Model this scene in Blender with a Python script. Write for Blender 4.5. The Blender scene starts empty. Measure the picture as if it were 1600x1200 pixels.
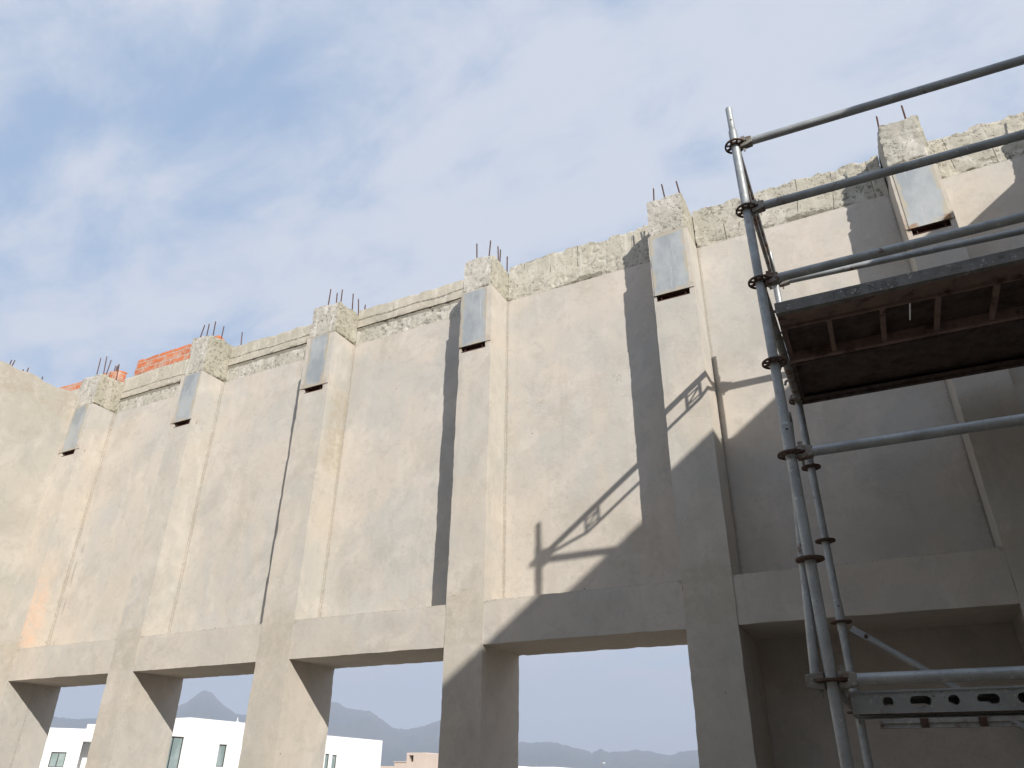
import bpy, math, random
from mathutils import Vector, Matrix, noise
random.seed(7)
scene = bpy.context.scene
COL = scene.collection
R = math.radians

# ------------------------------------------------------------------ helpers
class MB:
    def __init__(s): s.v=[]; s.f=[]; s.st=[]
    def add(s, vs, fs, st=None):
        b=len(s.v); s.v+= [tuple(v) for v in vs]; s.f+= [tuple(i+b for i in f) for f in fs]
        s.st += (st if st else [(0,0,0)]*len(vs))
        return s
    def box(s, x0,x1,y0,y1,z0,z1):
        vs=[(x,y,z) for x in (x0,x1) for y in (y0,y1) for z in (z0,z1)]
        return s.add(vs,[(0,1,3,2),(4,6,7,5),(0,4,5,1),(2,3,7,6),(0,2,6,4),(1,5,7,3)])
    def tube(s, p, q, r, n=16, r2=None, cap=True, inner=None, bow=None):
        p=Vector(p); q=Vector(q); d=(q-p).normalized()
        u=d.orthogonal().normalized(); w=d.cross(u); r2=r if r2 is None else r2
        vs=[]
        for c,rr in ((p,r),(q,r2)):
            for i in range(n):
                a=2*math.pi*i/n; vs.append(c+u*(rr*math.cos(a))+w*(rr*math.sin(a)))
        fs=[(i,(i+1)%n,n+(i+1)%n,n+i) for i in range(n)]
        if cap: fs+= [tuple(range(n-1,-1,-1)), tuple(range(n,2*n))]
        return s.add(vs,fs)
    def path(s, pts, r, n=10):
        for a,b in zip(pts,pts[1:]): s.tube(a,b,r,n)
        return s
    def build(s, name, mat, parent=None, smooth=True, angle=35, bevel=0):
        me=bpy.data.meshes.new(name); me.from_pydata(s.v,[],s.f); me.update()
        if any(t!=(0,0,0) for t in s.st):
            at=me.attributes.new('stain','FLOAT_COLOR','POINT')
            for i,t in enumerate(s.st): at.data[i].color=(t[0],t[1],t[2],1)
        o=bpy.data.objects.new(name,me); COL.objects.link(o)
        if mat: me.materials.append(mat)
        if smooth:
            for p in me.polygons: p.use_smooth=True
            me.set_sharp_from_angle(angle=R(angle))
        if parent: o.parent=parent
        if bevel:
            m=o.modifiers.new('bev','BEVEL'); m.width=bevel; m.segments=2; m.limit_method='ANGLE'
        return o

def nz(x,y,z,f,o=0.0): return noise.noise(Vector((x*f+o,y*f+o*1.7,z*f-o)))
def smooth(a,b,x):
    t=max(0,min(1,(x-a)/(b-a) if b!=a else 0)); return t*t*(3-2*t)

def rbox(mb, x0,x1,y0,y1,z0,z1, step=.05, amp=.002, f=2.0, chip=0.0, cw=.03, pit=0.0, rag=0.0, skip='', stain=None, zchip=True, xchip=True):
    """box with gridded faces, surface unevenness, chipped edges and a ragged top"""
    B=((x0,x1),(y0,y1),(z0,z1))
    N=[max(1,min(400,round((b-a)/step))) for a,b in B]
    def disp(p):
        x,y,z=p
        q=[x,y,z]
        if amp:
            for k in range(3): q[k]+=amp*nz(x,y,z,f,11.3*k+3)+amp*.4*nz(x,y,z,f*4,5.1*k)
        if pit:
            n=noise.fractal(Vector((x*17,y*17,z*17)),.9,2.1,4)
            n2=nz(x,y,z,42,4); reg=smooth(-.15,.35,nz(x,y,z,3.3,6))
            dd=pit*(1.5*reg*max(0,n-.08)+.45*max(0,n2-.1))
            c=[(b[0]+b[1])/2 for b in B]
            for k in range(3):
                if abs(p[k]-B[k][0])<1e-6: q[k]+=dd
                elif abs(p[k]-B[k][1])<1e-6: q[k]-=dd
        if chip:
            ds=[min(abs(p[k]-B[k][0]),abs(p[k]-B[k][1])) for k in range(3)]
            if not zchip: ds[2]=9
            if not xchip: ds[0]=9
            near=[k for k in range(3) if ds[k]<cw]
            if len(near)>=2:
                n=max(0,nz(x,y,z,7,2)+.1+.6*nz(x,y,z,25,8))
                w=1-sorted(ds)[1]/cw
                for k in near:
                    s=1 if abs(p[k]-B[k][0])<abs(p[k]-B[k][1]) else -1
                    q[k]+=s*chip*n*w
        if rag and z>z1-1e-6:
            q[2]+=rag*(noise.fractal(Vector((x*3.1,y*3.1,2.2)),.8,2.2,4))
        elif rag:
            t=(z-z0)/(z1-z0); q[2]+=rag*t*(noise.fractal(Vector((x*3.1,y*3.1,2.2)),.8,2.2,4))
        return q
    for ax in range(3):
        u,v=[k for k in range(3) if k!=ax]
        for side in (0,1):
            if 'xyz'[ax]+'01'[side] in skip: continue
            vs=[];st=[];nu,nv=N[u],N[v]
            for i in range(nu+1):
                for j in range(nv+1):
                    p=[0,0,0]; p[ax]=B[ax][side]
                    p[u]=B[u][0]+(B[u][1]-B[u][0])*i/nu; p[v]=B[v][0]+(B[v][1]-B[v][0])*j/nv
                    vs.append(disp(p)); st.append(stain(*p) if stain else (0,0,0))
            fs=[]
            flip=(side==0)^(ax==1)
            for i in range(nu):
                for j in range(nv):
                    a=i*(nv+1)+j; q=(a,a+nv+1,a+nv+2,a+1)
                    fs.append(q[::-1] if flip else q)
            mb.add(vs,fs,st)
    return mb

def tag(o,label=None,cat=None,group=None,kind=None):
    for k,v in (('label',label),('category',cat),('group',group),('kind',kind)):
        if v: o[k]=v
    return o
def empty(name,loc=(0,0,0),rz=0):
    o=bpy.data.objects.new(name,None); COL.objects.link(o); o.location=loc; o.rotation_euler=(0,0,rz); return o

# ------------------------------------------------------------------ materials
class NT:
    def __init__(s,name):
        s.m=bpy.data.materials.new(name); s.m.use_nodes=True; s.t=s.m.node_tree; s.n=s.t.nodes; s.n.clear()
        s.out=s.n.new('ShaderNodeOutputMaterial'); s.b=s.n.new('ShaderNodeBsdfPrincipled')
        s.t.links.new(s.b.outputs[0],s.out.inputs[0]); s.tc=s.n.new('ShaderNodeTexCoord').outputs['Object']
    def L(s,a,b): s.t.links.new(a,b)
    def mp(s,scale=(1,1,1),loc=(0,0,0),src=None,rot=(0,0,0)):
        n=s.n.new('ShaderNodeMapping'); s.L(src or s.tc,n.inputs[0]); n.inputs['Scale'].default_value=scale; n.inputs['Location'].default_value=loc; n.inputs['Rotation'].default_value=rot; return n.outputs[0]
    def noise(s,sc,det=6,rough=.6,src=None,dist=0):
        n=s.n.new('ShaderNodeTexNoise'); s.L(src or s.tc,n.inputs['Vector']); n.inputs['Scale'].default_value=sc; n.inputs['Detail'].default_value=det; n.inputs['Roughness'].default_value=rough; n.inputs['Distortion'].default_value=dist; return n.outputs[0]
    def vor(s,sc,src=None,feat='F1',out=0,rnd=1):
        n=s.n.new('ShaderNodeTexVoronoi'); n.feature=feat; s.L(src or s.tc,n.inputs['Vector']); n.inputs['Scale'].default_value=sc; n.inputs['Randomness'].default_value=rnd; return n.outputs[out]
    def ramp(s,src,a,b,c0=0,c1=1):
        n=s.n.new('ShaderNodeMapRange'); n.interpolation_type='SMOOTHSTEP'; s.L(src,n.inputs[0]); n.inputs[1].default_value=a; n.inputs[2].default_value=b; n.inputs[3].default_value=c0; n.inputs[4].default_value=c1; return n.outputs[0]
    def math(s,op,a,b=None):
        n=s.n.new('ShaderNodeMath'); n.operation=op
        for i,q in enumerate((a,b)):
            if q is None: continue
            if isinstance(q,(int,float)): n.inputs[i].default_value=q
            else: s.L(q,n.inputs[i])
        return n.outputs[0]
    def mix(s,fac,a,b,bt='MIX'):
        n=s.n.new('ShaderNodeMix'); n.data_type='RGBA'; n.blend_type=bt
        for i,q in ((0,fac),(6,a),(7,b)):
            if isinstance(q,(int,float)): n.inputs[i].default_value=q
            elif isinstance(q,tuple): n.inputs[i].default_value=q+(1,) if len(q)==3 else q
            else: s.L(q,n.inputs[i])
        return n.outputs[2]
    def sep(s,src):
        n=s.n.new('ShaderNodeSeparateXYZ'); s.L(src,n.inputs[0]); return n.outputs
    def attr(s,name):
        n=s.n.new('ShaderNodeAttribute'); n.attribute_name=name; q=s.n.new('ShaderNodeSeparateColor'); s.L(n.outputs['Color'],q.inputs[0]); return q.outputs
    def bump(s,h,st=.3,d=.01,prev=None):
        n=s.n.new('ShaderNodeBump'); n.inputs['Strength'].default_value=st; n.inputs['Distance'].default_value=d; s.L(h,n.inputs['Height'])
        if prev is not None: s.L(prev,n.inputs['Normal'])
        return n.outputs[0]
    def fin(s,col,rough=.8,normal=None,metal=0):
        if isinstance(col,tuple): s.b.inputs['Base Color'].default_value=col+(1,)
        else: s.L(col,s.b.inputs['Base Color'])
        if isinstance(rough,(int,float)): s.b.inputs['Roughness'].default_value=rough
        else: s.L(rough,s.b.inputs['Roughness'])
        if isinstance(metal,(int,float)): s.b.inputs['Metallic'].default_value=metal
        else: s.L(metal,s.b.inputs['Metallic'])
        if normal is not None: s.L(normal,s.b.inputs['Normal'])
        return s.m

def plaster(name, base=(.55,.50,.44), grey=(.485,.465,.43), warm=(.60,.52,.435), dark=(.34,.315,.275), light=(.68,.62,.55)):
    N=NT(name)
    a=N.ramp(N.noise(.9,5,.55,dist=.6),.38,.62)
    b=N.ramp(N.noise(2.3,8,.65,src=N.mp((1,1,.6),(3,1,7)),dist=1.2),.42,.66)
    c=N.mix(a,base,grey)
    c=N.mix(N.math('MULTIPLY',b,.42),c,warm)
    # trowelled patches, soft edged
    v=N.ramp(N.noise(3.2,7,.62,src=N.mp((1,1,.8),(9,2,4)),dist=.9),.50,.64)
    c=N.mix(N.math('MULTIPLY',v,.30),c,light)
    v2=N.ramp(N.noise(1.5,8,.62,src=N.mp((1.2,1.2,1),(1,8,2)),dist=.5),.53,.68)
    c=N.mix(N.math('MULTIPLY',v2,.28),c,dark)
    ed=N.noise(1.5,8,.62,src=N.mp((1.2,1.2,1),(1,8,2)),dist=.5)
    em=N.math('MULTIPLY',N.ramp(ed,.545,.555),N.ramp(ed,.568,.556)); c=N.mix(N.math('MULTIPLY',em,.22),c,dark)
    v3=N.ramp(N.noise(9,7,.7,src=N.mp((1,1,1),(2,2,9)),dist=.4),.50,.66)
    c=N.mix(N.math('MULTIPLY',v3,.24),c,dark)
    # faint vertical run marks
    s_=N.ramp(N.noise(1.0,6,.6,src=N.mp((8,8,.4),(2,0,0))),.54,.72)
    c=N.mix(N.math('MULTIPLY',s_,.14),c,dark)
    g=N.noise(75,4,.7)
    c=N.mix(N.math('MULTIPLY',N.ramp(g,.35,.75),.14),c,dark)
    # isolated pits, and short scratches
    sel=N.n.new('ShaderNodeTexVoronoi'); N.L(N.mp((1,1,1),(4,4,4)),sel.inputs['Vector']); sel.inputs['Scale'].default_value=4.5
    sc_=N.n.new('ShaderNodeSeparateColor'); N.L(sel.outputs['Color'],sc_.inputs[0])
    wob=N.math('ADD',sel.outputs['Distance'],N.math('MULTIPLY',N.noise(40,3),.05))
    pp=N.math('MULTIPLY',N.ramp(wob,.075,.045),N.ramp(sc_.outputs[0],.70,.72))
    c=N.mix(N.math('MULTIPLY',pp,.6),c,(.16,.14,.115))
    hn=N.noise(2.2,10,.75,src=N.mp((1,1,1),(5,5,5)),dist=3)
    hm=N.math('MULTIPLY',N.math('MULTIPLY',N.ramp(hn,.492,.5),N.ramp(hn,.508,.5)),N.ramp(N.noise(1.1,2,src=N.mp((1,1,1),(0,9,0))),.60,.68))
    c=N.mix(N.math('MULTIPLY',hm,.35),c,(.2,.17,.13))
    st=N.attr('stain')
    nb=N.noise(14,6,.7); nf=N.noise(55,5,.75)
    m1=N.math('MULTIPLY',st[0],N.ramp(nb,.2,.75)); c=N.mix(m1,c,(.74,.47,.31))
    br=N.math('ADD',N.math('MULTIPLY',st[1],1.15),N.math('SUBTRACT',nf,.85))
    m2=N.ramp(br,.0,.22); c=N.mix(N.math('MULTIPLY',m2,.5),c,(.27,.235,.175))
    m3=N.math('MINIMUM',N.math('MULTIPLY',st[2],N.ramp(nb,.25,.7)),1); c=N.mix(N.math('MULTIPLY',m3,.75),c,(.40,.35,.27))
    h=N.math('ADD',N.math('MULTIPLY',N.noise(5,6,.6,dist=1),.6),N.math('MULTIPLY',N.noise(28,8,.7),.22))
    h=N.math('SUBTRACT',h,N.math('MULTIPLY',N.math('ADD',pp,m2),.25))
    return N.fin(c,.88,N.bump(h,.45,.012))

def rawconcrete(name, boards=False, pitty=1.0, base=(.54,.505,.445), light=(.70,.665,.60), dark=(.19,.17,.135), olive=(.46,.435,.37)):
    N=NT(name)
    a=N.ramp(N.noise(2.0,7,.65,dist=.8),.40,.60)
    c=N.mix(a,base,olive)
    l=N.ramp(N.noise(4.5,8,.7,src=N.mp((1,1,.5),(3,3,3)),dist=1),.50,.62)
    c=N.mix(N.math('MULTIPLY',l,.75),c,light)
    hsub=None
    if boards:
        x=N.sep(N.tc)[0]
        sc=N.math('MULTIPLY',N.math('ADD',x,N.math('MULTIPLY',N.noise(.8,1),.25)),1/.30)
        fl=N.math('FLOOR',sc); fr=N.math('FRACT',sc)
        wn=N.n.new('ShaderNodeTexWhiteNoise'); wn.noise_dimensions='1D'; N.L(fl,wn.inputs['W'])
        c=N.mix(N.math('MULTIPLY',wn.outputs[0],.55),c,(.62,.57,.46))
        j=N.ramp(N.math('ABSOLUTE',N.math('SUBTRACT',fr,.5)),.480,.496)
        j=N.math('MULTIPLY',j,N.ramp(N.noise(7,3),.44,.60))
        c=N.mix(N.math('MULTIPLY',j,.8),c,(.13,.11,.08)); hsub=j
    w=N.ramp(N.noise(1.2,6,.65,src=N.mp((10,10,.8),(1,1,1))),.55,.68)
    c=N.mix(N.math('MULTIPLY',w,.6),c,(.74,.70,.63))
    k=N.noise(24,9,.8); region=N.math('MULTIPLY',N.ramp(N.noise(2.6,4,.6,src=N.mp((1,1,1),(7,7,7))),.38,.57),pitty)
    p=N.math('MULTIPLY',N.ramp(k,.54,.61),region)
    v=N.math('MULTIPLY',N.ramp(N.vor(38,src=N.mp((1,1,1),(1,2,3))),.26,.12),N.math('MULTIPLY',N.ramp(N.noise(6,3),.46,.58),pitty))
    pits=N.math('MAXIMUM',p,v)
    st=N.attr('stain')
    pits=N.math('MINIMUM',N.math('ADD',pits,N.ramp(N.math('ADD',st[1],N.math('SUBTRACT',k,.9)),0,.12)),1)
    c=N.mix(N.math('MULTIPLY',pits,.85),c,dark)
    c=N.mix(N.math('MULTIPLY',N.ramp(N.noise(60,5,.75),.35,.75),.30),c,dark)
    c=N.mix(N.math('MULTIPLY',st[2],.7),c,(.33,.30,.19))
    h=N.math('SUBTRACT',N.math('MULTIPLY',N.noise(22,9,.75),.8),N.math('MULTIPLY',pits,.9))
    if hsub is not None: h=N.math('SUBTRACT',h,hsub)
    return N.fin(c,.92,N.bump(h,.65,.014))

M={}
M['plaster']=plaster('cement_plaster')
M['plaster_col']=plaster('cement_plaster_columns',base=(.54,.485,.415),grey=(.475,.455,.415),warm=(.61,.54,.46))
M['plaster_low']=plaster('cement_plaster_lintels',base=(.55,.495,.43),grey=(.50,.47,.425),warm=(.59,.52,.44))
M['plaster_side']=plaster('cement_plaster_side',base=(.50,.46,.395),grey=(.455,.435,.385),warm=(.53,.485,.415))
M['infill']=plaster('cement_infill',base=(.50,.45,.40),grey=(.42,.39,.35),warm=(.53,.47,.40),dark=(.30,.27,.235),light=(.60,.56,.50))
M['raw']=rawconcrete('raw_concrete')
M['boards']=rawconcrete('board_marked_concrete',boards=True)
M['slab']=rawconcrete('smooth_slab_concrete',pitty=.25,base=(.56,.505,.425),light=(.63,.58,.49),olive=(.49,.45,.37))

def metal(name, base, rust=.25, metalness=.55, rough=.5, rustcol=(.12,.055,.03), spots=True):
    N=NT(name)
    a=N.ramp(N.noise(6,6,.65),.35,.65)
    c=N.mix(a,base,tuple(min(1,x*1.35) for x in base))
    sp=N.math('MULTIPLY',N.ramp(N.vor(60),.20,.08),N.ramp(N.noise(12,3),.48,.56))
    if spots: c=N.mix(N.math('MULTIPLY',sp,.75),c,(.06,.055,.05))
    pl=N.ramp(N.noise(38,6,.7,src=N.mp((1,1,1),(5,3,1))),.60,.66)
    if spots: c=N.mix(N.math('MULTIPLY',pl,.7),c,(.60,.58,.54)); c=N.mix(N.math('MULTIPLY',N.ramp(N.noise(13,7,.75,src=N.mp((1,1,1),(8,8,1))),.55,.68),.35),c,(.42,.40,.36))
    r=N.ramp(N.noise(9,8,.75,src=N.mp((1,1,1),(3,9,1))),.72-rust*.55,.80-rust*.45)
    c=N.mix(r,c,rustcol)
    mt=N.math('MULTIPLY',N.math('SUBTRACT',1,r),metalness)
    return N.fin(c,N.ramp(N.noise(20,5),.3,.7,rough-.08,rough+.18),N.bump(N.noise(45,6,.7),.25,.002),mt)
M['galv']=metal('galvanised_tube',(.29,.305,.31),.24,.42,.5)
M['galv_dark']=metal('weathered_tube',(.19,.19,.185),.42,.35,.6)
M['rosette']=metal('rusty_rosette',(.10,.075,.055),.75,.25,.7,rustcol=(.075,.04,.022),spots=False)
M['wedge']=metal('cast_wedge_head',(.20,.19,.165),.4,.3,.6)
M['alu']=metal('aluminium_deck_rail',(.155,.15,.14),.30,.35,.6,rustcol=(.09,.075,.06))
M['stamp']=metal('worn_stamp',(.105,.10,.092),.3,.2,.7,rustcol=(.07,.06,.05),spots=False)
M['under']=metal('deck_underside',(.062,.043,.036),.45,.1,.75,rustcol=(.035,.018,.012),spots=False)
M['rib']=metal('deck_frame_ribs',(.17,.115,.095),.35,.1,.7,rustcol=(.08,.045,.03),spots=False)
M['rust']=metal('rusty_steel',(.11,.05,.035),.7,.15,.8,rustcol=(.07,.028,.018),spots=False)
M['rebar']=metal('reinforcing_bar',(.13,.075,.06),.5,.3,.75,rustcol=(.10,.05,.035),spots=False)
M['white_steel']=metal('pale_steel_beam',(.30,.295,.275),.35,.2,.6)
def plate_mat():
    N=NT('zinc_plate')
    c=N.mix(N.ramp(N.noise(3.5,6,.6,src=N.mp((1,1,.6))),.38,.62),(.30,.325,.345),(.42,.435,.44))
    s_=N.ramp(N.noise(1.6,7,.7,src=N.mp((26,26,1.6),(3,0,0))),.58,.66)
    c=N.mix(N.math('MULTIPLY',s_,.45),c,(.62,.62,.60))
    sc=N.ramp(N.noise(5,8,.8,dist=4),.497,.5); sc2=N.ramp(N.noise(5,8,.8,dist=4),.503,.5)
    c=N.mix(N.math('MULTIPLY',N.math('MULTIPLY',sc,sc2),.5),c,(.62,.60,.56))
    st=N.attr('stain')
    m=N.ramp(N.math('ADD',st[0],N.math('SUBTRACT',N.noise(22,7,.75),.75)),0,.25)
    c=N.mix(N.math('MULTIPLY',m,.85),c,(.46,.40,.30))
    m=N.ramp(N.math('ADD',st[1],N.math('SUBTRACT',N.noise(16,6,.7),.72)),0,.3)
    c=N.mix(N.math('MULTIPLY',m,.9),c,(.30,.15,.06))
    return N.fin(c,.62,N.bump(N.noise(30,6,.7),.3,.004),.15)
M['zinc']=plate_mat()
def brick_mat():
    N=NT('clay_brick')
    xz=N.sep(N.tc)
    cb=N.n.new('ShaderNodeCombineXYZ'); N.L(xz[0],cb.inputs[0]); N.L(xz[2],cb.inputs[1])
    b=N.n.new('ShaderNodeTexBrick'); N.L(cb.outputs[0],b.inputs[0])
    b.inputs['Color1'].default_value=(.66,.19,.07,1); b.inputs['Color2'].default_value=(.50,.14,.06,1); b.inputs['Mortar'].default_value=(.48,.42,.34,1)
    b.inputs['Scale'].default_value=1; b.inputs['Mortar Size'].default_value=.009; b.inputs['Brick Width'].default_value=.27; b.inputs['Row Height'].default_value=.095; b.inputs['Mortar Smooth'].default_value=.3; b.inputs['Bias'].default_value=-.1
    c=b.outputs[0]
    mort=N.ramp(N.noise(6,6,.7,dist=1),.47,.57)
    c=N.mix(N.math('MULTIPLY',mort,.6),c,(.52,.44,.36))
    c=N.mix(N.math('MULTIPLY',N.ramp(N.noise(30,5,.7),.4,.7),.35),c,(.30,.11,.06))
    h=N.math('SUBTRACT',N.noise(25,6,.7),b.outputs[1])
    return N.fin(c,.9,N.bump(h,.6,.01))
M['brick']=brick_mat()
def simple(name,c,rough=.7,metal_=0,var=.15,sc=3):
    N=NT(name)
    return N.fin(N.mix(N.math('MULTIPLY',N.ramp(N.noise(sc,6,.6),.35,.65),1),c,tuple(x*(1-var) for x in c)),rough,N.bump(N.noise(sc*6,5),.15,.01),metal_)
M['white']=simple('white_render',(.82,.82,.81),.8,0,.03,.6)
M['beige']=simple('beige_render',(.60,.50,.43),.85,0,.08,.5)
M['frame']=simple('dark_window_frame',(.03,.028,.028),.5)
M['beige_in']=simple('dark_reveal',(.10,.07,.05),.8)
def glass():
    N=NT('window_glass'); N.b.inputs['Coat Weight'].default_value=.6
    return N.fin(N.mix(N.ramp(N.noise(.7,3),.4,.6),(.20,.26,.25),(.30,.36,.35)),.08)
M['glass']=glass()
M['ground']=simple('dusty_earth',(.36,.29,.21),.95,0,.3,.05)
M['floor']=simple('concrete_floor',(.50,.42,.33),.85,0,.25,.8)
def hillmat():
    N=NT('dry_mountain')
    c=N.mix(N.ramp(N.noise(.004,8,.65),.4,.6),(.085,.075,.06),(.05,.055,.04))
    return N.fin(c,.95)
M['hill']=hillmat()

# ------------------------------------------------------------------ the unfinished building
FY=5.30
bld=empty('unfinished_building',(0,FY,0))
tag(bld,'unfinished cement-plastered hall with tall pilasters, raw concrete ring beam and protruding rebar','building')
D0,D1=.336,.640
ZB,ZT,WB,WT=2.579,2.915,5.996,6.448
PIL={1:(-9.326,-8.914),2:(-7.276,-6.924),3:(-5.306,-4.918),4:(-3.316,-2.967),5:(-1.363,-1.008),6:(.613,.945),7:(1.804,2.154)}
PB,PT=5.352,5.990      # steel plate bottom / top
SLOT=.062
INS={1:(.085,.07),2:(.06,.018),3:(.058,.07),4:(.014,.052),5:(.012,.032),6:(.025,.025),7:(.02,.03)}
STUB={1:6.46,2:6.53,3:6.40,4:6.385,5:6.41,6:6.44,7:6.40}
BARS={1:[(-9.6,.565,7.02),(-9.48,.515,6.96),(-9.38,.47,6.93),(-9.30,.265,6.62),(-9.226,.10,6.81),(-9.10,.10,6.80),(-9.25,.265,6.87),(-9.038,.265,6.75)],
 2:[(-7.164,.053,6.741),(-7.085,.053,6.737),(-6.975,.053,6.741),(-7.07,.265,6.817),(-6.99,.5,6.84)],
 3:[(-5.131,.053,6.655),(-5.075,.106,6.617),(-4.955,.053,6.594),(-4.976,.265,6.678),(-4.97,.36,6.66),(-4.95,.47,6.64)],
 4:[(-3.195,.053,6.626),(-3.186,.132,6.50),(-3.03,.053,6.608),(-3.029,.212,6.647),(-3.026,.265,6.641),(-3.015,.40,6.64)],
 5:[(-1.28,.053,6.60),(-1.282,.159,6.53),(-1.199,.053,6.62),(-1.061,.053,6.60),(-1.09,.212,6.55)],
 6:[(.659,.053,6.60),(.856,.053,6.63),(.846,.265,6.56)],7:[(1.86,.06,6.6),(2.08,.3,6.62)]}

def col_stain(k,L,Rr):
    def f(x,y,z):
        r=g=b=0
        if k==1 and x>Rr-1e-4:   # orange wash on the flank of the corner pilaster
            w=smooth(ZT-.02,ZT+.06,z)*smooth(4.25,3.3,z); r=.65*w*smooth(.26,.10,y+.05*nz(x,y,z,3))
            g=.5*smooth(.05,0,abs(z-ZT))+.42*smooth(.05,0,abs(y-D0+.02))
        e=.03
        # rough joint line where pilaster meets lintel top
        if y<.02: g=max(g,.40*smooth(.035,0,abs(z-ZT-.07-.08*nz(x,y,z,4))))
        if y>.01: g=max(g,.52*smooth(.035+.03*nz(x,y,z,2,k),0,abs(y-D0+.01))*(z>ZT))
        if y<.02 and k<7: b=max(b,.75*smooth(.0,.03,ZT+.06+.07*nz(x,y,z,4,k)-z+.05*(1-((x-(L+Rr)/2)/.18)**2))*smooth(ZB-.25,ZB-.02,z+.15*nz(x,y,z,2.5,k)))
        # rubbed patches round the slot
        if abs(z-PB+.02)<.16 and y<.1:
            q=max(smooth(.16,.0,math.hypot(x-L-.03,z-PB-.02)),smooth(.14,0,math.hypot(x-Rr+.05,z-PB-.03)))
            if k==6: r=max(r,q*.45); g=max(g,.55*q)
            else: g=max(g,.45*q); r=max(r,.15*q)
        if k==3 and x>Rr-1e-4: b=max(b,1.3*smooth(4.35,4.5,z+.1*nz(x,y,z,4))*smooth(5.5,5.2,z)*smooth(.05,.12,y+.05*nz(x,y,z,6)))
        if z<ZB: b=.55*smooth(.15,.6,.5+.8*nz(x,y,z,1.3,k))*smooth(.0,.25,Rr-x+.08)
        if k in (3,4,5): b=max(b,.35*smooth(.1,.5,nz(x*1.5,y,z*.5,2.2,k)))
        return (r,g,b)
    return f
def rebar(mb,x,y,z0,z1,tilt=None):
    r=.0062; tx,ty=(random.uniform(-.02,.02),random.uniform(-.02,.02)) if tilt is None else tilt
    p=Vector((x-tx,y-ty,z0)); q=Vector((x,y,z1)); mb.tube(p,q,r,8)
    n=int((z1-z0)/.014)
    for i in range(1,n):
        c=p.lerp(q,i/n); mb.tube(c-Vector((0,0,.0018)),c+Vector((.001,0,.0018)),r+.0016,8)
    return mb
for k,(L,Rr) in PIL.items():
    if k==1: L-=.012
    il,ir=INS[k]; sl_,sr_=il+.012,ir+.012
    mb=MB(); st=col_stain(k,L,Rr)
    kw=dict(step=.04,amp=.0028,f=1.1,chip=.006,cw=.03,stain=st,zchip=False)
    rbox(mb,L,Rr,0,D1,-.02,PB-SLOT,skip='z0',**kw)
    rbox(mb,L,L+sl_,0,.075,PB-SLOT,PB,skip='z0z1y1',**kw)
    rbox(mb,Rr-sr_,Rr,0,.075,PB-SLOT,PB,skip='z0z1y1',**kw)
    rbox(mb,L,Rr,.075,D1,PB-SLOT,PB,skip='z0z1y0',**kw)
    rbox(mb,L,Rr,-.007,D1,PB,PT,**kw)
    c=mb.build('column',M['plaster_col'],bld)
    # rough stub above
    sb=MB()
    rbox(sb,L+.012,Rr-.006,.004,D1-.03,PT+.001,STUB[k],step=.0125,amp=.005,f=5,chip=.022,cw=.03,pit=.010,rag=.022,
         stain=lambda x,y,z:(0,.45*smooth(PT+.10,PT,z)+.35*(x>Rr-.03)*smooth(.30,.36,y),.6*(x>Rr-.02)))
    sb.build('concrete_stub',M['raw'],c,angle=60)
    # zinc plate
    pb=MB(); pw=.012
    def ps(x,y,z,L=L+il-.012,Rr=Rr-ir+.045):
        q=max(smooth(.07,0,x-L-pw),smooth(.08,0,Rr-.045-x),smooth(.09,0,z-PB),smooth(.06,0,PT-z))*(.8+.5*nz(x,y,z,6,k))*1.25
        u=max(smooth(.12,0,math.hypot(x-L-.02,z-PB)),smooth(.12,0,math.hypot(x-Rr+.05,z-PB)))
        return (q*.5,u*(.55 if k==6 else .25),0)
    rbox(pb,L+il,Rr-ir,-.0125,-.004,PB-.004,PT-.012+.018*(k%2),step=.03,amp=.002,f=4,stain=ps)
    pb.build('steel_plate',M['zinc'],c)
    # rusty channel in the slot
    cb=MB(); a,b_=L+sl_+.002,Rr-sr_-.002
    cb.box(a,b_,.0,.07,PB-.010,PB-.0045); cb.box(a,b_,.062,.0745,PB-SLOT+.006,PB-.0101); cb.box(a,b_,-.002,.0619,PB-SLOT+.0005,PB-SLOT+.006)
    for t in (.12,.86):
        xx=a+(b_-a)*t; cb.box(xx,xx+.006,.012,.0618,PB-SLOT+.0062,PB-.0102)
    cb.build('rusty_channel',M['rust'],c,smooth=False)
    for (x,y,z) in BARS[k]:
        rb=MB(); z0=STUB[k]-.05
        if x<L: x0=x
        rebar(rb,x,y,z0 if x>L else 6.40,z,tilt=(random.uniform(-.03,.02),random.uniform(-.03,.03))); rb.build('rebar',M['rebar'],c)

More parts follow.
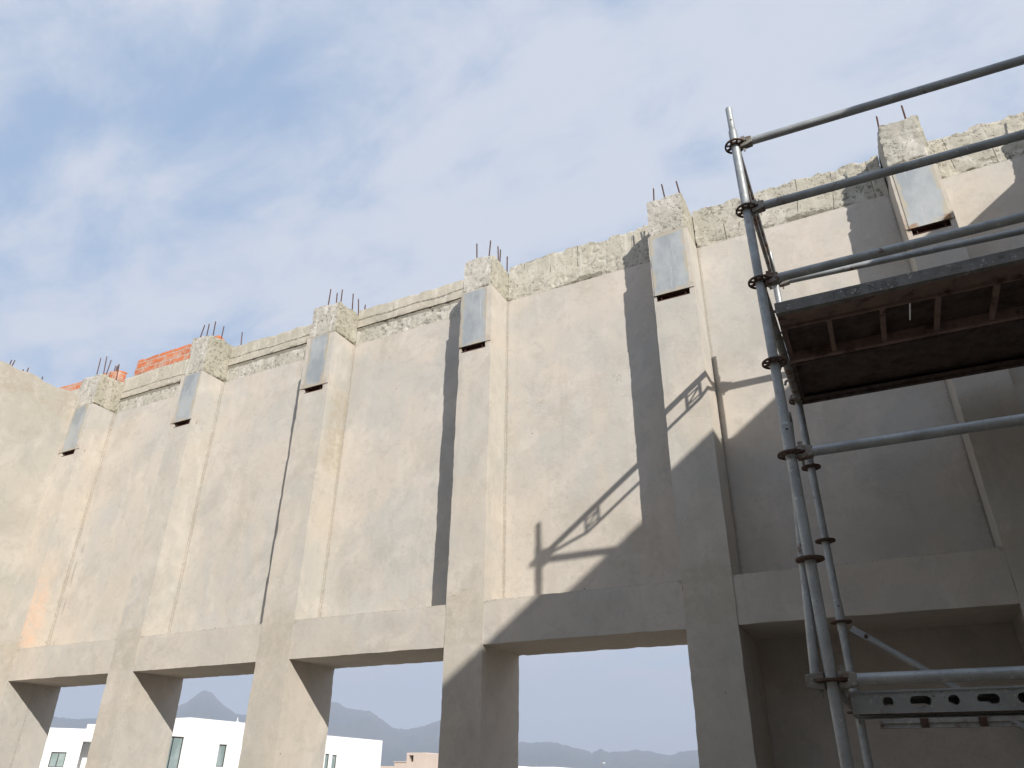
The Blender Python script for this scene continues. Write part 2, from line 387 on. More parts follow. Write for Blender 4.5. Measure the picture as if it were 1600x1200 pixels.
def panel_stain(a,b,k):
    def f(x,y,z):
        e1=.035+.03*nz(x,y,z,1.5,k); g=max(.56*smooth(e1,0,x-a),.52*smooth(.04,0,b-x)); 
        g=max(g,.42*smooth(.05,0,z-ZT),.40*smooth(.03,0,WB-z))
        if k==1: g=max(g,.56*smooth(.03,.0,abs(x-a-.10-.10*smooth(3.9,4.6,z)*smooth(5,4.6,z)-.02*nz(x,y,z,5)))*smooth(4.6,4.3,z))
        g=max(g,.43*smooth(.14,.03,abs(z-4.72-.06*nz(x,y,z,2)-.1*(x-a)))*smooth(.0,.5,nz(x,y,z,3,k))*(k in (3,4,5)))
        b_=.5*smooth(.2,.6,nz(x,y,z*.7,1.7,k))
        return (0,g,b_)
    return f
bays=[(1,2),(2,3),(3,4),(4,5),(5,6),(6,7)]
for i,j in bays:
    a=PIL[i][1]; b=PIL[j][0]
    mb=MB(); rbox(mb,a,b,D0,D1,ZT,WB,step=.045,amp=.007,f=1.1,skip='x0x1z0',stain=panel_stain(a,b,i))
    mb.build('wall_panel',M['plaster'],bld)
    mb=MB(); rbox(mb,a,b,.007,D1,(ZB if i<6 else 0),ZT,step=.04,amp=.0028,f=1.1,chip=.006,xchip=False,skip='x0x1',
        stain=lambda x,y,z:(0,.40*smooth(.02,0,abs(z-ZT))+.3*smooth(.03,0,min(x-a,b-x)),.5*smooth(.1,.5,nz(x,y,z,1.5,i))))
    mb.build('lintel',M['plaster_low'],bld)
    if i<=3:
        mid=WB+.235-.02*(i==1)
        top={1:6.535,2:6.50,3:6.465}[i]
        mb=MB(); rbox(mb,a,b,D0+.014,D1,WB,mid,step=.0125,amp=.005,f=4,chip=.006,pit=.017,xchip=False,skip='x0x1z0z1',stain=lambda x,y,z:(0,.30+.35*smooth(.05,0,abs(z-mid+.02)),.1))
        mb.build('ring_beam',M['raw'],bld,angle=60)
        mb=MB(); rbox(mb,a,b,D0+.004,D1,mid+.002,top,step=.016,amp=.005,f=2.5,chip=.016,cw=.025,pit=.004,rag=.012,xchip=False,skip='x0x1',stain=lambda x,y,z:(0,.55*smooth(.035,0,abs(z-mid-.10-.02*nz(x,y,z,3))),.1))
        mb.build('roof_slab_edge',M['slab'],bld,angle=60)
    else:
        mb=MB(); rbox(mb,a,b,D0+.012,D1,WB,WT,step=.0125,amp=.005,f=3,chip=.03,cw=.035,pit=.013,rag=.022,xchip=False,zchip=True,skip='x0x1z0',
            stain=lambda x,y,z:(0,.30*smooth(.1,.4,nz(x,y,z,2.5,i))+.28*smooth(WB+.12,WB,z),.2))
        mb.build('ring_beam',M['boards'],bld,angle=60)
    if i==4:   # little upstand remains of mortar on top of the beam
        pass
# infill wall behind the last opening
mb=MB(); rbox(mb,-1.25,.86,D1+.006,D1+.16,-.02,2.9,step=.08,amp=.006,f=1.2); mb.build('infill_wall',M['infill'],bld)
# brick courses left standing on the slab edge
mb=MB(); rbox(mb,-8.80,PIL[2][0]+.012,D0+.03,D0+.15,6.537,6.80,step=.02,amp=.003,f=6,chip=.010,cw=.02); mb.build('brick_parapet',M['brick'],bld,angle=60)
mb=MB(); rbox(mb,-10.6,-9.22,D0+.06,D0+.20,6.30,6.79,step=.03,amp=.004,f=6,chip=.03,cw=.02); mb.build('brick_parapet',M['brick'],bld,angle=60)
mb=MB(); rbox(mb,-7.25,-6.95,.53,.65,6.45,6.62,step=.02,amp=.004,f=6,chip=.03,cw=.02); mb.build('brick_parapet',M['brick'],bld,angle=60)
# left side wall
mb=MB()
def sst(x,y,z):
    t=6.24+.02*math.sin(y*3); return (0,.35*smooth(.04,0,abs(z-6.0-.05*nz(x,y,z,1.5)))+0,.95*smooth(5.72,5.98,z+.12*nz(x,y,z,1.7))+.5*smooth(.1,.5,nz(x,y,z,1.1,3)))
rbox(mb,-9.60,-9.326,-7.5,D1-.01,-.02,6.20,step=.06,amp=.007,f=1.1,chip=.02,rag=.03,skip='z0',stain=sst)
rbox(mb,-9.59,-9.36,.02,D1,5.9,6.32,step=.03,amp=.006,f=2,rag=.02,chip=.02,skip='z0')
sw=mb.build('side_wall',M['plaster_side'],bld)
for (y,z) in ((-.879,6.32),(-.84,6.335),(-.707,6.27),(-.654,6.32),(-.451,6.29)):
    rb=MB(); rebar(rb,-9.43,y,6.12,z); rb.build('rebar',M['rebar'],sw)
# right side wall (throws the big diagonal shade)
mb=MB(); rbox(mb,2.154,2.367,-7.5,D1,-.02,6.372,step=.09,amp=.004,f=1.1,rag=.0,skip='z0'); mb.v=[(x,y,z-(.085*smooth(-2.6,-.2,y) if z>6.3 else 0)) for x,y,z in mb.v]; mb.build('side_wall',M['plaster_side'],bld)

mb=MB(); rbox(mb,-9.60,2.367,-7.72,-7.502,-.02,6.25,step=.15,amp=.004,f=1.1,rag=.0,skip='z0'); mb.build('rear_wall',M['plaster_side'],bld)  # unseen wall behind the camera, added to close the hall and cut sky fill

# floor / ground / kerb
mb=MB(); mb.box(-9.35,2.16,-2.25,FY+.64,-.12,.004); tag(mb.build('floor',M['floor'],None,smooth=False),kind='structure')
G=5200
mb=MB(); n=40
vs=[(-G+2*G*i/n,-G+2*G*j/n,-.04) for i in range(n+1) for j in range(n+1)]
mb.add(vs,[(i*(n+1)+j,(i+1)*(n+1)+j,(i+1)*(n+1)+j+1,i*(n+1)+j+1) for i in range(n) for j in range(n)])
tag(mb.build('ground',M['ground']),kind='structure')

# ------------------------------------------------------------------ mountains
prof=[(-80,.05),(-70,.06),(-62,.07),(-55,.062),(-51.5,.068),(-50.06,.0768),(-48.96,.0823),(-48.5,.092),(-48.02,.0985),(-47.4,.096),(-46.9,.087),(-46.3,.080),(-45.6,.0735),(-45.06,.0734),(-43.5,.078),(-42,.090),(-41,.097),(-40.2,.095),(-39.43,.0906),(-38.2,.0835),(-37.72,.083),(-36.9,.082),(-35.91,.0708),(-35.2,.064),(-34.33,.0622),(-33.2,.066),(-31.94,.0745),(-30.5,.078),(-29,.066),(-27.5,.054),(-26.48,.0495),(-25.2,.049),(-24.35,.051),(-23.2,.0465),(-22.1,.0415),(-21.5,.0388),(-20.9,.0425),(-20.2,.039),(-18.26,.0425),(-17.2,.039),(-16.3,.0365),(-15.4,.040),(-14.47,.043),(-12,.046),(-6,.03),(0,.04),(12,.03)]
def ph(az):
    for (a,h),(b,g) in zip(prof,prof[1:]):
        if a<=az<=b: t=(az-a)/(b-a); return h+(g-h)*t
    return .03
def mountains():
    mb=MB(); R0=4200; na=520; nr=34
    vs=[]
    for i in range(na+1):
        az=-79+90*i/na; a=R(az)
        for j in range(nr+1):
            t=j/nr; r=2600+2200*t
            w=1-abs(r-R0)/(R0-2600) if r<R0 else 1-.6*(r-R0)/600
            w=max(0,w)**1.15
            hn=ph(az)*R0+1.6
            z=hn*w*(1+.25*(1-w)*noise.fractal(Vector((a*30,r*.004,1)),.8,2.1,4))+9*w*noise.fractal(Vector((a*160,r*.01,3)),.8,2.1,4)-4*(1-w)
            vs.append((r*math.sin(a),r*math.cos(a),z))
    fs=[(i*(nr+1)+j,(i+1)*(nr+1)+j,(i+1)*(nr+1)+j+1,i*(nr+1)+j+1) for i in range(na) for j in range(nr)]
    mb.add(vs,fs); return tag(mb.build('hills',M['hill'],angle=80),kind='structure')
mountains()

# ------------------------------------------------------------------ houses beyond
def slabs(mb,X,Y0,Y1,depth,z0,z1,holes):
    """facade in the plane x=X (facing +x) from Y0 to Y1 with rectangular openings cut through"""
    ys=sorted({Y0,Y1,*[h[0] for h in holes],*[h[1] for h in holes]}); zs=sorted({z0,z1,*[h[2] for h in holes],*[h[3] for h in holes]})
    for a,b in zip(ys,ys[1:]):
        for c,d in zip(zs,zs[1:]):
            m=((a+b)/2,(c+d)/2)
            if any(h[0]<m[0]<h[1] and h[2]<m[1]<h[3] for h in holes): continue
            mb.box(X-.25,X,a,b,c,d)
    return mb
def window(par,X,y0,y1,z0,z1,mull=1,sill=True):
    f=MB(); t=.05
    f.box(X-.16,X-.08,y0,y0+t,z0,z1); f.box(X-.16,X-.08,y1-t,y1,z0,z1); f.box(X-.16,X-.08,y0+t,y1-t,z1-t,z1); f.box(X-.16,X-.08,y0+t,y1-t,z0,z0+t)
    for i in range(mull):
        y=y0+(y1-y0)*(i+1)/(mull+1); f.box(X-.155,X-.085,y-.03,y+.03,z0+t,z1-t)
    o=f.build('window',M['frame'],par,smooth=False)
    g=MB(); g.box(X-.13,X-.12,y0+t,y1-t,z0+t,z1-t); g.build('pane',M['glass'],o,smooth=False)
    return o
def house(name,loc,rz,label,W,DP,H,wins,mat='white',parap=.0,cat='house',group=None):
    """facade along local +y in plane x=0 facing +x"""
    e=empty(name,loc,rz); tag(e,label,cat,group)
    mb=MB(); slabs(mb,0,0,W,.25,0,H,[w[:4] for w in wins])
    mb.box(-DP,-.25,0,.25,0,H); mb.box(-DP,-.25,W-.25,W,0,H); mb.box(-DP,-DP+.25,.25,W-.25,0,H)
    mb.build('wall',M[mat],e,smooth=False,bevel=.02)
    mb=MB(); mb.box(-DP+.25,-.25,.25,W-.25,H-.55,H-.35); mb.box(-DP+.25,-.25,.25,W-.25,H/2-.3,H/2-.1); mb.build('roof',M[mat],e,smooth=False)
    for w in wins: window(e,0,w[0],w[1],w[2],w[3],w[4] if len(w)>4 else 1)
    return e
# middle house seen through the second opening from the left
h=house('white_house',(-45.17,40,0),0,'white house with tall dark window, seen through the second opening from the left',11.8,9,5.66,[(3.02,3.75,2.72,4.13,0),(6.8,8.2,1.0,2.2,1)])
mb=MB(); slabs(mb,-.04,-3.4,-.001,.25,0,5.40,[(-1.8,-.15,1.0,4.42)]); mb.box(-4,-.29,-3.4,-3.15,0,5.4); mb.box(-4,-3.75,-3.149,-.001,0,5.4); mb.build('side_wing',M['white'],h,smooth=False,bevel=.02)
window(h,-.04,-1.8,-.15,1.0,4.42,1)
mb=MB(); mb.tube((-.3,4.6,5.66),(-.3,4.6,6.0),.04,8,r2=.02); mb.tube((-.3,4.6,5.64),(-.3,4.6,5.74),.10,10); mb.build('roof_vent',M['white'],h)
# house at the left, with a covered balcony
e=empty('white_house',(-57.75,40.3,0),R(-38)); tag(e,'white two storey house with a shaded corner balcony, seen through the leftmost opening','house')
mb=MB(); slabs(mb,0,-7,.9,.25,0,5.24,[(-1.0,.0,2.62,3.62)]); mb.box(-8,-.25,-7,-6.75,0,5.24); mb.box(-8,-.25,.65,.9,0,5.24); mb.box(-8,-7.75,-6.75,.65,0,5.24)
mb.build('wall',M['white'],e,smooth=False,bevel=.02)
window(e,0,-1.0,0,2.62,3.62,1)
mb=MB(); mb.box(-8,.02,.901,9,4.38,5.58); mb.box(-8,-1.9,.901,9,0,4.379); mb.build('upper_floor',M['white'],e,smooth=False,bevel=.02)
mb=MB(); mb.box(-1.899,-1.86,1.8,4.5,2.2,4.35); mb.build('balcony_door',M['frame'],e,smooth=False)
mb=MB(); mb.box(-1.86,.02,.901,9,1.9,2.1); mb.build('balcony_slab',M['white'],e,smooth=False)
# house seen through the third opening
house('white_house',(-45.17,53.2,0),0,'white house with paired narrow windows, seen through the third opening from the left',9.25,7,5.33,[(1.45,1.95,1.4,3.95,0),(2.35,2.95,1.4,3.9,0)])
# beige stepped house
e=empty('beige_house',(-61,90,0)); tag(e,'beige stepped flat roofed house far behind the white houses','house')
mb=MB(); mb.box(-6,-1.95,0,7,0,3.96); mb.box(-1.949,-.1,-.02,7,0,4.40)
slw=[(0,.3,0,5.5),(1.0,2.85,0,5.5)]
mb.box(-.099,.25,-.04,7,0,5.5); mb.box(.95,2.9,-.04,7,0,5.5); mb.box(.2501,.9499,-.04,7,0,4.45); mb.box(.2501,.9499,-.04,7,5.2,5.5); mb.box(.2501,.9499,.8,7,4.451,5.199)
mb.build('wall',M['beige'],e,smooth=False,bevel=.02)
mb=MB(); mb.box(2.901,7,.0,7,0,5.36); mb.build('side_wall',M['beige'],e,smooth=False,bevel=.02)
mb=MB(); mb.box(.251,.949,.70,.79,4.452,5.198); mb.build('window',M['beige_in'],e,smooth=False)
mb=MB(); mb.box(-2.05,-.05,-.12,-.021,4.40,4.5); mb.build('roof_edge',M['beige'],e,smooth=False)
# low white building and lamp
e=empty('white_building',(-44.9,90,0)); tag(e,'low white roof just showing at the bottom of the fourth opening','building')
mb=MB(); mb.box(-9,0,0,9,0,3.93); mb.box(0.001,4.6,0,9,0,3.84); mb.build('wall',M['white'],e,smooth=False,bevel=.02)
mb=MB(); mb.box(-9.1,4.7,-.1,9.1,3.62,3.72); mb.build('cornice',M['white'],e,smooth=False)
e=empty('street_lamp',(-57.7,150,0)); tag(e,'tiny distant street lamp with a bent arm, above the low white roof','street lamp')
mb=MB(); mb.tube((0,0,0),(0,0,5.1),.09,10,r2=.06); mb.path([(0,0,5.1),(.15,0,5.5),(.5,0,5.85),(.75,0,5.95)],.05,8); mb.build('pole',M['white_steel'],e)
mb=MB(); mb.box(.65,1.15,-.13,.13,5.9,6.05); mb.build('lamp_head',M['white'],e,smooth=False,bevel=.03)

# ------------------------------------------------------------------ scaffolding
AX,AY=-.322,3.508; BX,BY=-.306,5.045; XR=1.75
sc=empty('scaffolding',(AX,AY,0),.03); tag(sc,'grey galvanised ringlock scaffolding tower with guard rails and a dark plank deck','scaffolding')
def P(x,y,z): return (x-AX,y-AY,z)
Z=[5.0-.5*i for i in range(10)]
TR=.0242
def rosette(par,x,y,z):
    mb=MB(); ns=48; t=.0045
    # ring, hub and eight spokes
    def ring(r0,r1,zz,h,n=ns):
        vs=[];fs=[]
        for i in range(n):
            a=2*math.pi*i/n; c,s=math.cos(a),math.sin(a)
            vs+=[P(x+r0*c,y+r0*s,zz-h),P(x+r1*c,y+r1*s,zz-h),P(x+r1*c,y+r1*s,zz+h),P(x+r0*c,y+r0*s,zz+h)]
        for i in range(n):
            j=(i+1)%n
            for q in range(4): fs.append((4*i+q,4*i+(q+1)%4,4*j+(q+1)%4,4*j+q))
        mb.add(vs,fs)
    ring(.0515,.0615,z,t); ring(TR+.0003,.034,z,t+.0015,24)
    for i in range(8):
        a=2*math.pi*i/8+math.pi/8; w=.0075 if i%2 else .0055
        c,s=math.cos(a),math.sin(a); vs=[]
        for r in (.0335,.052):
            for ww in (-w,w):
                for h in (-t*.95,t*.95): vs.append(P(x+r*c-ww*s,y+r*s+ww*c,z+h))
        mb.add(vs,[(0,1,3,2),(4,6,7,5),(0,4,5,1),(2,3,7,6),(0,2,6,4),(1,5,7,3)])
    return mb.build('rosette',M['rosette'],par)
def standard(x,y,ztop,joints,spig=True):
    mb=MB()
    zs=ztop-.20
    mb.tube(P(x,y,.12),P(x,y,zs),TR,24)
    mb.tube(P(x,y,zs-.001),P(x,y,zs+.02),TR,24,r2=.019,cap=False)
    mb.tube(P(x,y,zs+.0199),P(x,y,ztop-.006),.019,20)
    mb.tube(P(x,y,ztop-.0061),P(x,y,ztop),.019,20,r2=.016)
    for j in joints: mb.tube(P(x,y,j-.17),P(x,y,j),TR+.0035,24); mb.tube(P(x,y,j),P(x,y,j+.012),TR+.0035,24,r2=TR)
    o=mb.build('standard',M['galv'],sc)
    for j in list(joints)+[ztop-.12]:
        rr=(TR+.0035) if j in joints else .019
        for dz in (0,):
            zz=j-.03 if j in joints else j
            # little pin holes, as dark discs sunk through the tube wall
            for s in (-1,1): h=MB(); h.tube(P(x+.004,y+s*(rr-.003),zz),P(x+.004,y+s*(rr+.0008),zz),.0055,10); h.build('pin_hole',M['frame'],o)
    b=MB(); b.tube(P(x,y,.004),P(x,y,.02),.0,4) if False else None
    b.box(*(x-AX-.075,x-AX+.075,y-AY-.075,y-AY+.075,.005,.012)); b.tube(P(x,y,.012),P(x,y,.13),.018,14); b.tube(P(x,y,.085),P(x,y,.118),.034,8)
    b.build('base_jack',M['galv_dark'],o)
    for z in Z:
        if z<ztop: rosette(o,x,y,z)
    return o
def wedge(par,x,y,z,dx,dy):
    """cast wedge head gripping the rosette, pointing along (dx,dy)"""
    mb=MB(); n=Vector((dx,dy,0)).normalized(); s=Vector((-n.y,n.x,0))
    def pr(u0,u1,w0,w1,z0,z1,ww0=None,zz0=None,zz1=None):
        vs=[]
        for u,w,a,b in ((u0,w0,z0,z1),(u1,w1,zz0 if zz0 is not None else z0,zz1 if zz1 is not None else z1)):
            for q in (-w,w):
                for h in (a,b):
                    p=Vector((x,y,z))+n*u+s*q; vs.append(P(p.x,p.y,p.z+h))
        mb.add(vs,[(0,1,3,2),(4,6,7,5),(0,4,5,1),(2,3,7,6),(0,2,6,4),(1,5,7,3)])
    pr(.027,.075,.016,.021,.006,.034,zz0=.006,zz1=.030)
    pr(.027,.075,.016,.021,-.034,-.006,zz0=-.030,zz1=-.006)
    pr(.066,.098,.020,.0245,-.030,.030,zz0=-.024,zz1=.024)
    o=mb.build('wedge_head',M['wedge'],par,bevel=.003)
    w=MB(); p=Vector((x,y,z))+n*.048
    w.add([P(p.x+n.x*u+s.x*q,p.y+n.y*u+s.y*q,p.z+h) for h,k in ((-.062,.5),(.058,1)) for u in (-.011*k,.011*k) for q in (-.003,.003)],[(0,1,3,2),(4,6,7,5),(0,4,5,1),(2,3,7,6),(0,2,6,4),(1,5,7,3)])
    w.build('wedge_pin',M['wedge'],par)
    return o
def ledger(name,x0,y0,x1,y1,z,r=TR,mat='galv',dz=0):
    n=Vector((x1-x0,y1-y0,0)).normalized()
    mb=MB(); N_=14
    a=Vector((x0,y0,z))+n*.092; b=Vector((x1,y1,z+dz))-n*.092
    mb.tube(P(*a),P(*b),r,24)
    o=mb.build(name,M[mat],sc)
    wedge(o,x0,y0,z,n.x,n.y); wedge(o,x1,y1,z+dz,-n.x,-n.y)
    return o
sA=standard(AX,AY,5.32,[3.15]); sB=standard(BX,BY,5.30,[2.62])
sC=standard(XR,AY,5.32,[3.15]); sD=standard(XR,BY,5.30,[2.62])
for i in (0,1): ledger('guard_rail',AX,AY,XR,AY,Z[i],dz=(-.028,-.008)[i])
ledger('ledger',AX,AY,XR,AY,Z[2],dz=.02); ledger('ledger',AX,AY,XR,AY,Z[4]); ledger('ledger',AX,AY,XR,AY,Z[6])
ledger('guard_rail',BX,BY,XR,BY,Z[0],dz=-.055)
ledger('ledger',BX,BY,XR,BY,Z[8])
ledger('ledger',AX,AY,XR,AY,Z[8])
for (x0,x1) in ((AX,BX),(XR,XR)):
    for i in (2,6): ledger('transom',x0,AY,x1,BY,Z[i],mat='galv_dark')
# lattice end guards at the top
for (x0,x1) in ((AX,BX),(XR,XR)):
    o=ledger('lattice_guard',x0,AY,x1,BY,Z[0],mat='galv_dark')
    def q(t,h): return P(x0+(x1-x0)*t,AY+(BY-AY)*t,Z[0]+h)
    mb=MB(); r=.0135; lo=-.155
    mb.path([q(.065,-.03),q(.27,lo),q(.73,lo),q(.935,-.03)],r,10)
    for c in (.30,.70):
        for s in (-.035,.035): mb.tube(q(c+s,-.022),q(c+s,lo),.010,8)
        # small cross link with a ring
        mb.tube(q(c-.035,-.05),q(c+.035,-.05),.007,8); mb.tube(q(c-.035,lo+.035),q(c+.035,lo+.035),.007,8); mb.tube(q(c-.035,lo+.035),q(c+.035,-.05),.007,8)
    mb.build('lattice_chord',M['galv_dark'],o)
# upper deck: near board deck with cross ribs, far flat steel deck
dz0,dz1=3.985,4.058; dx0,dx1=-.288,XR-.04
def deck_near():
    y0,y1=3.835,4.462
    mb=MB()
    mb.box(dx0-AX,dx1-AX,y0-AY,y0+.035-AY,dz0,dz1)
    fr=mb.build('deck_board',M['alu'],sc,smooth=False,bevel=.003)
    f=MB()
    f.box(dx0-AX+.001,dx1-AX,y0+.0351-AY,y0+.19-AY,dz0+.022,dz0+.030)
    f.box(dx0-AX+.001,dx1-AX,y0+.19-AY,y0+.205-AY,dz0+.004,dz0+.045)
    f.box(dx0-AX+.001,dx1-AX,y1-.035-AY,y1-AY,dz0,dz1-.002)
    f.box(dx0-AX+.001,dx0+.03-AX,y0+.0352-AY,y1-.0352-AY,dz0+.031,dz1-.0125)
    for i in range(7):
        x=-.02+.283*i
        if x<dx1-.03: f.box(x-AX-.013,x-AX+.013,y0+.2052-AY,y1-.0355-AY,dz0+.010,dz0+.040)
    f.build('cross_ribs',M['rib'],fr,smooth=False,bevel=.002)
    p=MB(); zt=dz1-.011
    sl=.409
    p.box(dx0-AX+.02,sl-AX,y0+.0352-AY,y1-.0352-AY,zt,dz1-.001)
    p.box(sl+.009-AX,dx1-AX,y0+.0352-AY,y1-.0352-AY,zt,dz1-.001)
    p.box(sl-.0002-AX,sl+.0092-AX,y0+.035-AY,y0+.10-AY,zt+.0005,dz1-.0015); p.box(sl-.0002-AX,sl+.0092-AX,y0+.16-AY,y0+.21-AY,zt+.0005,dz1-.0015); p.box(sl-.0002-AX,sl+.0092-AX,y1-.12-AY,y1-.035-AY,zt+.0005,dz1-.0015)
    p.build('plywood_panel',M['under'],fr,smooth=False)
    for i in range(3):
        h=MB(); y=y0+.06+i*.25; h.path([P(dx0+.01,y,dz0+.05),P(dx0-.02,y,dz0+.058),P(dx0-.05,y,dz0+.045),P(dx0-.058,y,dz0+.018)],.009,8); h.build('hook',M['galv_dark'],fr)
    # worn letters stamped in the rail
    cu=bpy.data.curves.new('txt','FONT'); cu.body='I  T Z  N R S'; cu.size=.062; cu.extrude=.0006; cu.align_x='LEFT'
    to=bpy.data.objects.new('txt',cu); COL.objects.link(to)
    dg=bpy.context.evaluated_depsgraph_get(); me=bpy.data.meshes.new_from_object(to.evaluated_get(dg)); bpy.data.objects.remove(to)
    lt=bpy.data.objects.new('stamped_lettering',me); COL.objects.link(lt); me.materials.clear(); me.materials.append(M['stamp'])
    lt.parent=fr; lt.location=P(.02,y0-.0008,dz0+.014); lt.rotation_euler=(R(90),0,0)
    return fr
deck_near()
def deck_far():
    y0,y1=4.478,5.095
    mb=MB(); mb.box(dx0-AX+.002,dx1-AX,y0-AY,y1-AY,dz0+.045,dz1)
    mb.box(dx0-AX+.002,dx1-AX,y0-AY,y0+.03-AY,dz0,dz0+.0449); mb.box(dx0-AX+.002,dx1-AX,y1-.03-AY,y1-AY,dz0,dz0+.0449)
    mb.box(dx0-AX+.002,dx1-AX,y0+.0302-AY,y0+.05-AY,dz0+.012,dz0+.016); mb.box(dx0-AX+.002,dx1-AX,y1-.09-AY,y1-.0302-AY,dz0+.012,dz0+.016)
    mb.box(dx0-AX+.002,dx0+.03-AX,y0+.0502-AY,y1-.0902-AY,dz0+.012,dz0+.0449)
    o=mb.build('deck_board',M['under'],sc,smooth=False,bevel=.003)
    for i in range(3):
        h=MB(); y=y0+.06+i*.24; h.path([P(dx0+.01,y,dz0+.05),P(dx0-.03,y,dz0+.058),P(dx0-.062,y,dz0+.045),P(dx0-.07,y,dz0+.018)],.009,8); h.build('hook',M['galv_dark'],o)
deck_far()
# lower deck: perforated steel planks
def plank(y0,y1,z0,z1,mat,name='steel_plank',x0=-.268):
    mb=MB(); x1=XR-.05; t=.003
    # perforated near side as a grid with holes
    holes=[]; k=0; x=-.13
    while x<x1-.05:
        holes.append((x,.020 if k%2==0 else .038)); x+=.118; k+=1
    zc=(z0+z1)/2; rz=.0185
    def side(yy,th):
        prev=x0
        for (hx,hw) in holes:
            a,b=hx-hw-.012,hx+hw+.012
            mb.box(prev-AX,a-AX,yy-AY,yy+th-AY,z0,z1)
            # outline of hole (rounded slot)
            n=24; inner=[]
            for i in range(n):
                an=2*math.pi*i/n; c,s=math.cos(an),math.sin(an)
                cx=hx+(hw-rz)*(1 if c>=0 else -1) if hw>rz else hx
                inner.append((cx+rz*c,zc+rz*s))
            def sq(px,pz):
                dx,dz=px-hx,pz-zc; sx=(b-a)/2/abs(dx) if abs(dx)>1e-9 else 1e9; sz=(z1-z0)/2/abs(dz) if abs(dz)>1e-9 else 1e9; m=min(sx,sz); return (hx+dx*m,zc+dz*m)
            outer=[sq(*p) for p in inner]
            # pin corners
            for cxx in (a,b):
                for czz in (z0,z1):
                    i=min(range(n),key=lambda i:(outer[i][0]-cxx)**2+(outer[i][1]-czz)**2); outer[i]=(cxx,czz)
            vs=[];fs=[]
            for yyy in (yy,yy+th):
                for (px,pz) in outer+inner: vs.append(P(px,yyy,pz))
            for i in range(n):
                j=(i+1)%n
                fs.append((i,j,n+j,n+i)); fs.append((2*n+j,2*n+i,3*n+i,3*n+j)); fs.append((n+i,n+j,3*n+j,3*n+i))
            mb.add(vs,fs); prev=b
        mb.box(prev-AX,x1-AX,yy-AY,yy+th-AY,z0,z1)
    side(y0,t); side(y1-t,t)
    mb.box(x0-AX,x1-AX,y0-.006-AY,y0-.0002-AY,z1-.004,z1+.003); mb.box(x0-AX,x1-AX,y0-.006-AY,y0-.0002-AY,z0-.003,z0+.005)
    mb.box(x0-AX,x1-AX,y0+t-AY,y1-t-AY,z1-.004,z1-.001)
    mb.box(x0-AX,x1-AX,y0+t+.0002-AY,y0+.03-AY,z0,z0+.002); mb.box(x0-AX,x1-AX,y1-.03-AY,y1-t-.0002-AY,z0,z0+.002)
    o=mb.build(name,M[mat],sc,smooth=False)
    u=MB(); u.box(x0+.01-AX,x1-.01-AX,y0+.0305-AY,y1-.0305-AY,z0+.012,z0+.016); u.build('plank_soffit',M['under'],o,smooth=False)
    return o
plank(3.60,3.92,1.882,1.962,'galv')
mb=MB(); yb=BY-.03
mb.box(BX+.10-AX,XR-.1-AX,yb-AY,yb+.05-AY,1.957,1.962); mb.box(BX+.10-AX,XR-.1-AX,yb-AY,yb+.004-AY,1.938,1.9569); mb.box(BX+.10-AX,XR-.1-AX,yb+.01-AY,yb+.014-AY,1.918,1.938); mb.box(BX+.10-AX,XR-.1-AX,yb-AY,yb+.05-AY,1.913,1.9179)
o=mb.build('toe_beam',M['white_steel'],sc,smooth=False)
for x in (.02,.30,.62,.95,1.3):
    mb=MB(); mb.box(x-AX-.02,x-AX+.02,yb-.012-AY,yb-.0005-AY,1.913,1.965); mb.tube(P(x,yb-.02,1.93),P(x,yb-.0121,1.93),.01,8); mb.build('clamp',M['rosette'],o)
# braces
def brace(p,q,r=.0205):
    mb=MB(); p=Vector(p); q=Vector(q); d=(q-p).normalized()
    mb.tube(P(*(p+d*.10)),P(*(q-d*.10)),r,18)
    for a,b in ((p,p+d*.115),(q,q-d*.115)):
        u=d.cross(Vector((0,1,0))).normalized()
        vs=[]
        for c in (a,b):
            for s in (-.019,.019):
                for t in (-.006,.006): vs.append(P(*(c+u*s+Vector((0,t-.0,0)))))
        mb.add(vs,[(0,1,3,2),(4,6,7,5),(0,4,5,1),(2,3,7,6),(0,2,6,4),(1,5,7,3)])
    o=mb.build('brace',M['galv'],sc)
    b=MB()
    for c in (p+d*.09,q-d*.09): b.tube(P(c.x,c.y-.03,c.z),P(c.x,c.y+.03,c.z),.010,8)
    b.build('pivot_bolt',M['rust'],o)
brace((BX+.05,BY-.01,Z[5]-.04),(XR-.06,BY-.01,Z[8]+.03-.22+.2))
mb=MB(); mb.tube(P(AX-.060,AY+.008,Z[6]+.03),P(AX+.012,AY+.075,3.2),.020,18); mb.tube(P(AX-.060,AY+.008,Z[6]+.031),P(AX-.058,AY+.008,Z[6]-.02),.020,18,r2=.012); 
mb.build('brace',M['galv'],sc)
wedge(sc,AX,AY,Z[6],-1,.1)
mb=MB(); mb.tube((-.012,.07,3.22),(.03,.07,3.22),.03,12); mb.build('brace_clamp',M['wedge'],sc,bevel=.004)

# ------------------------------------------------------------------ haze
mb=MB(); mb.box(-5300,5300,-5300,5300,-2,470); hz=mb.build('haze',None,smooth=False); tag(hz,kind='stuff')
hm=bpy.data.materials.new('haze_air'); hm.use_nodes=True; hm.node_tree.nodes.clear()
o_=hm.node_tree.nodes.new('ShaderNodeOutputMaterial'); v_=hm.node_tree.nodes.new('ShaderNodeVolumePrincipled'); hm.node_tree.links.new(v_.outputs[0],o_.inputs['Volume'])
v_.inputs['Density'].default_value=2.7e-4; v_.inputs['Color'].default_value=(.74,.83,1,1)
hz.data.materials.append(hm)

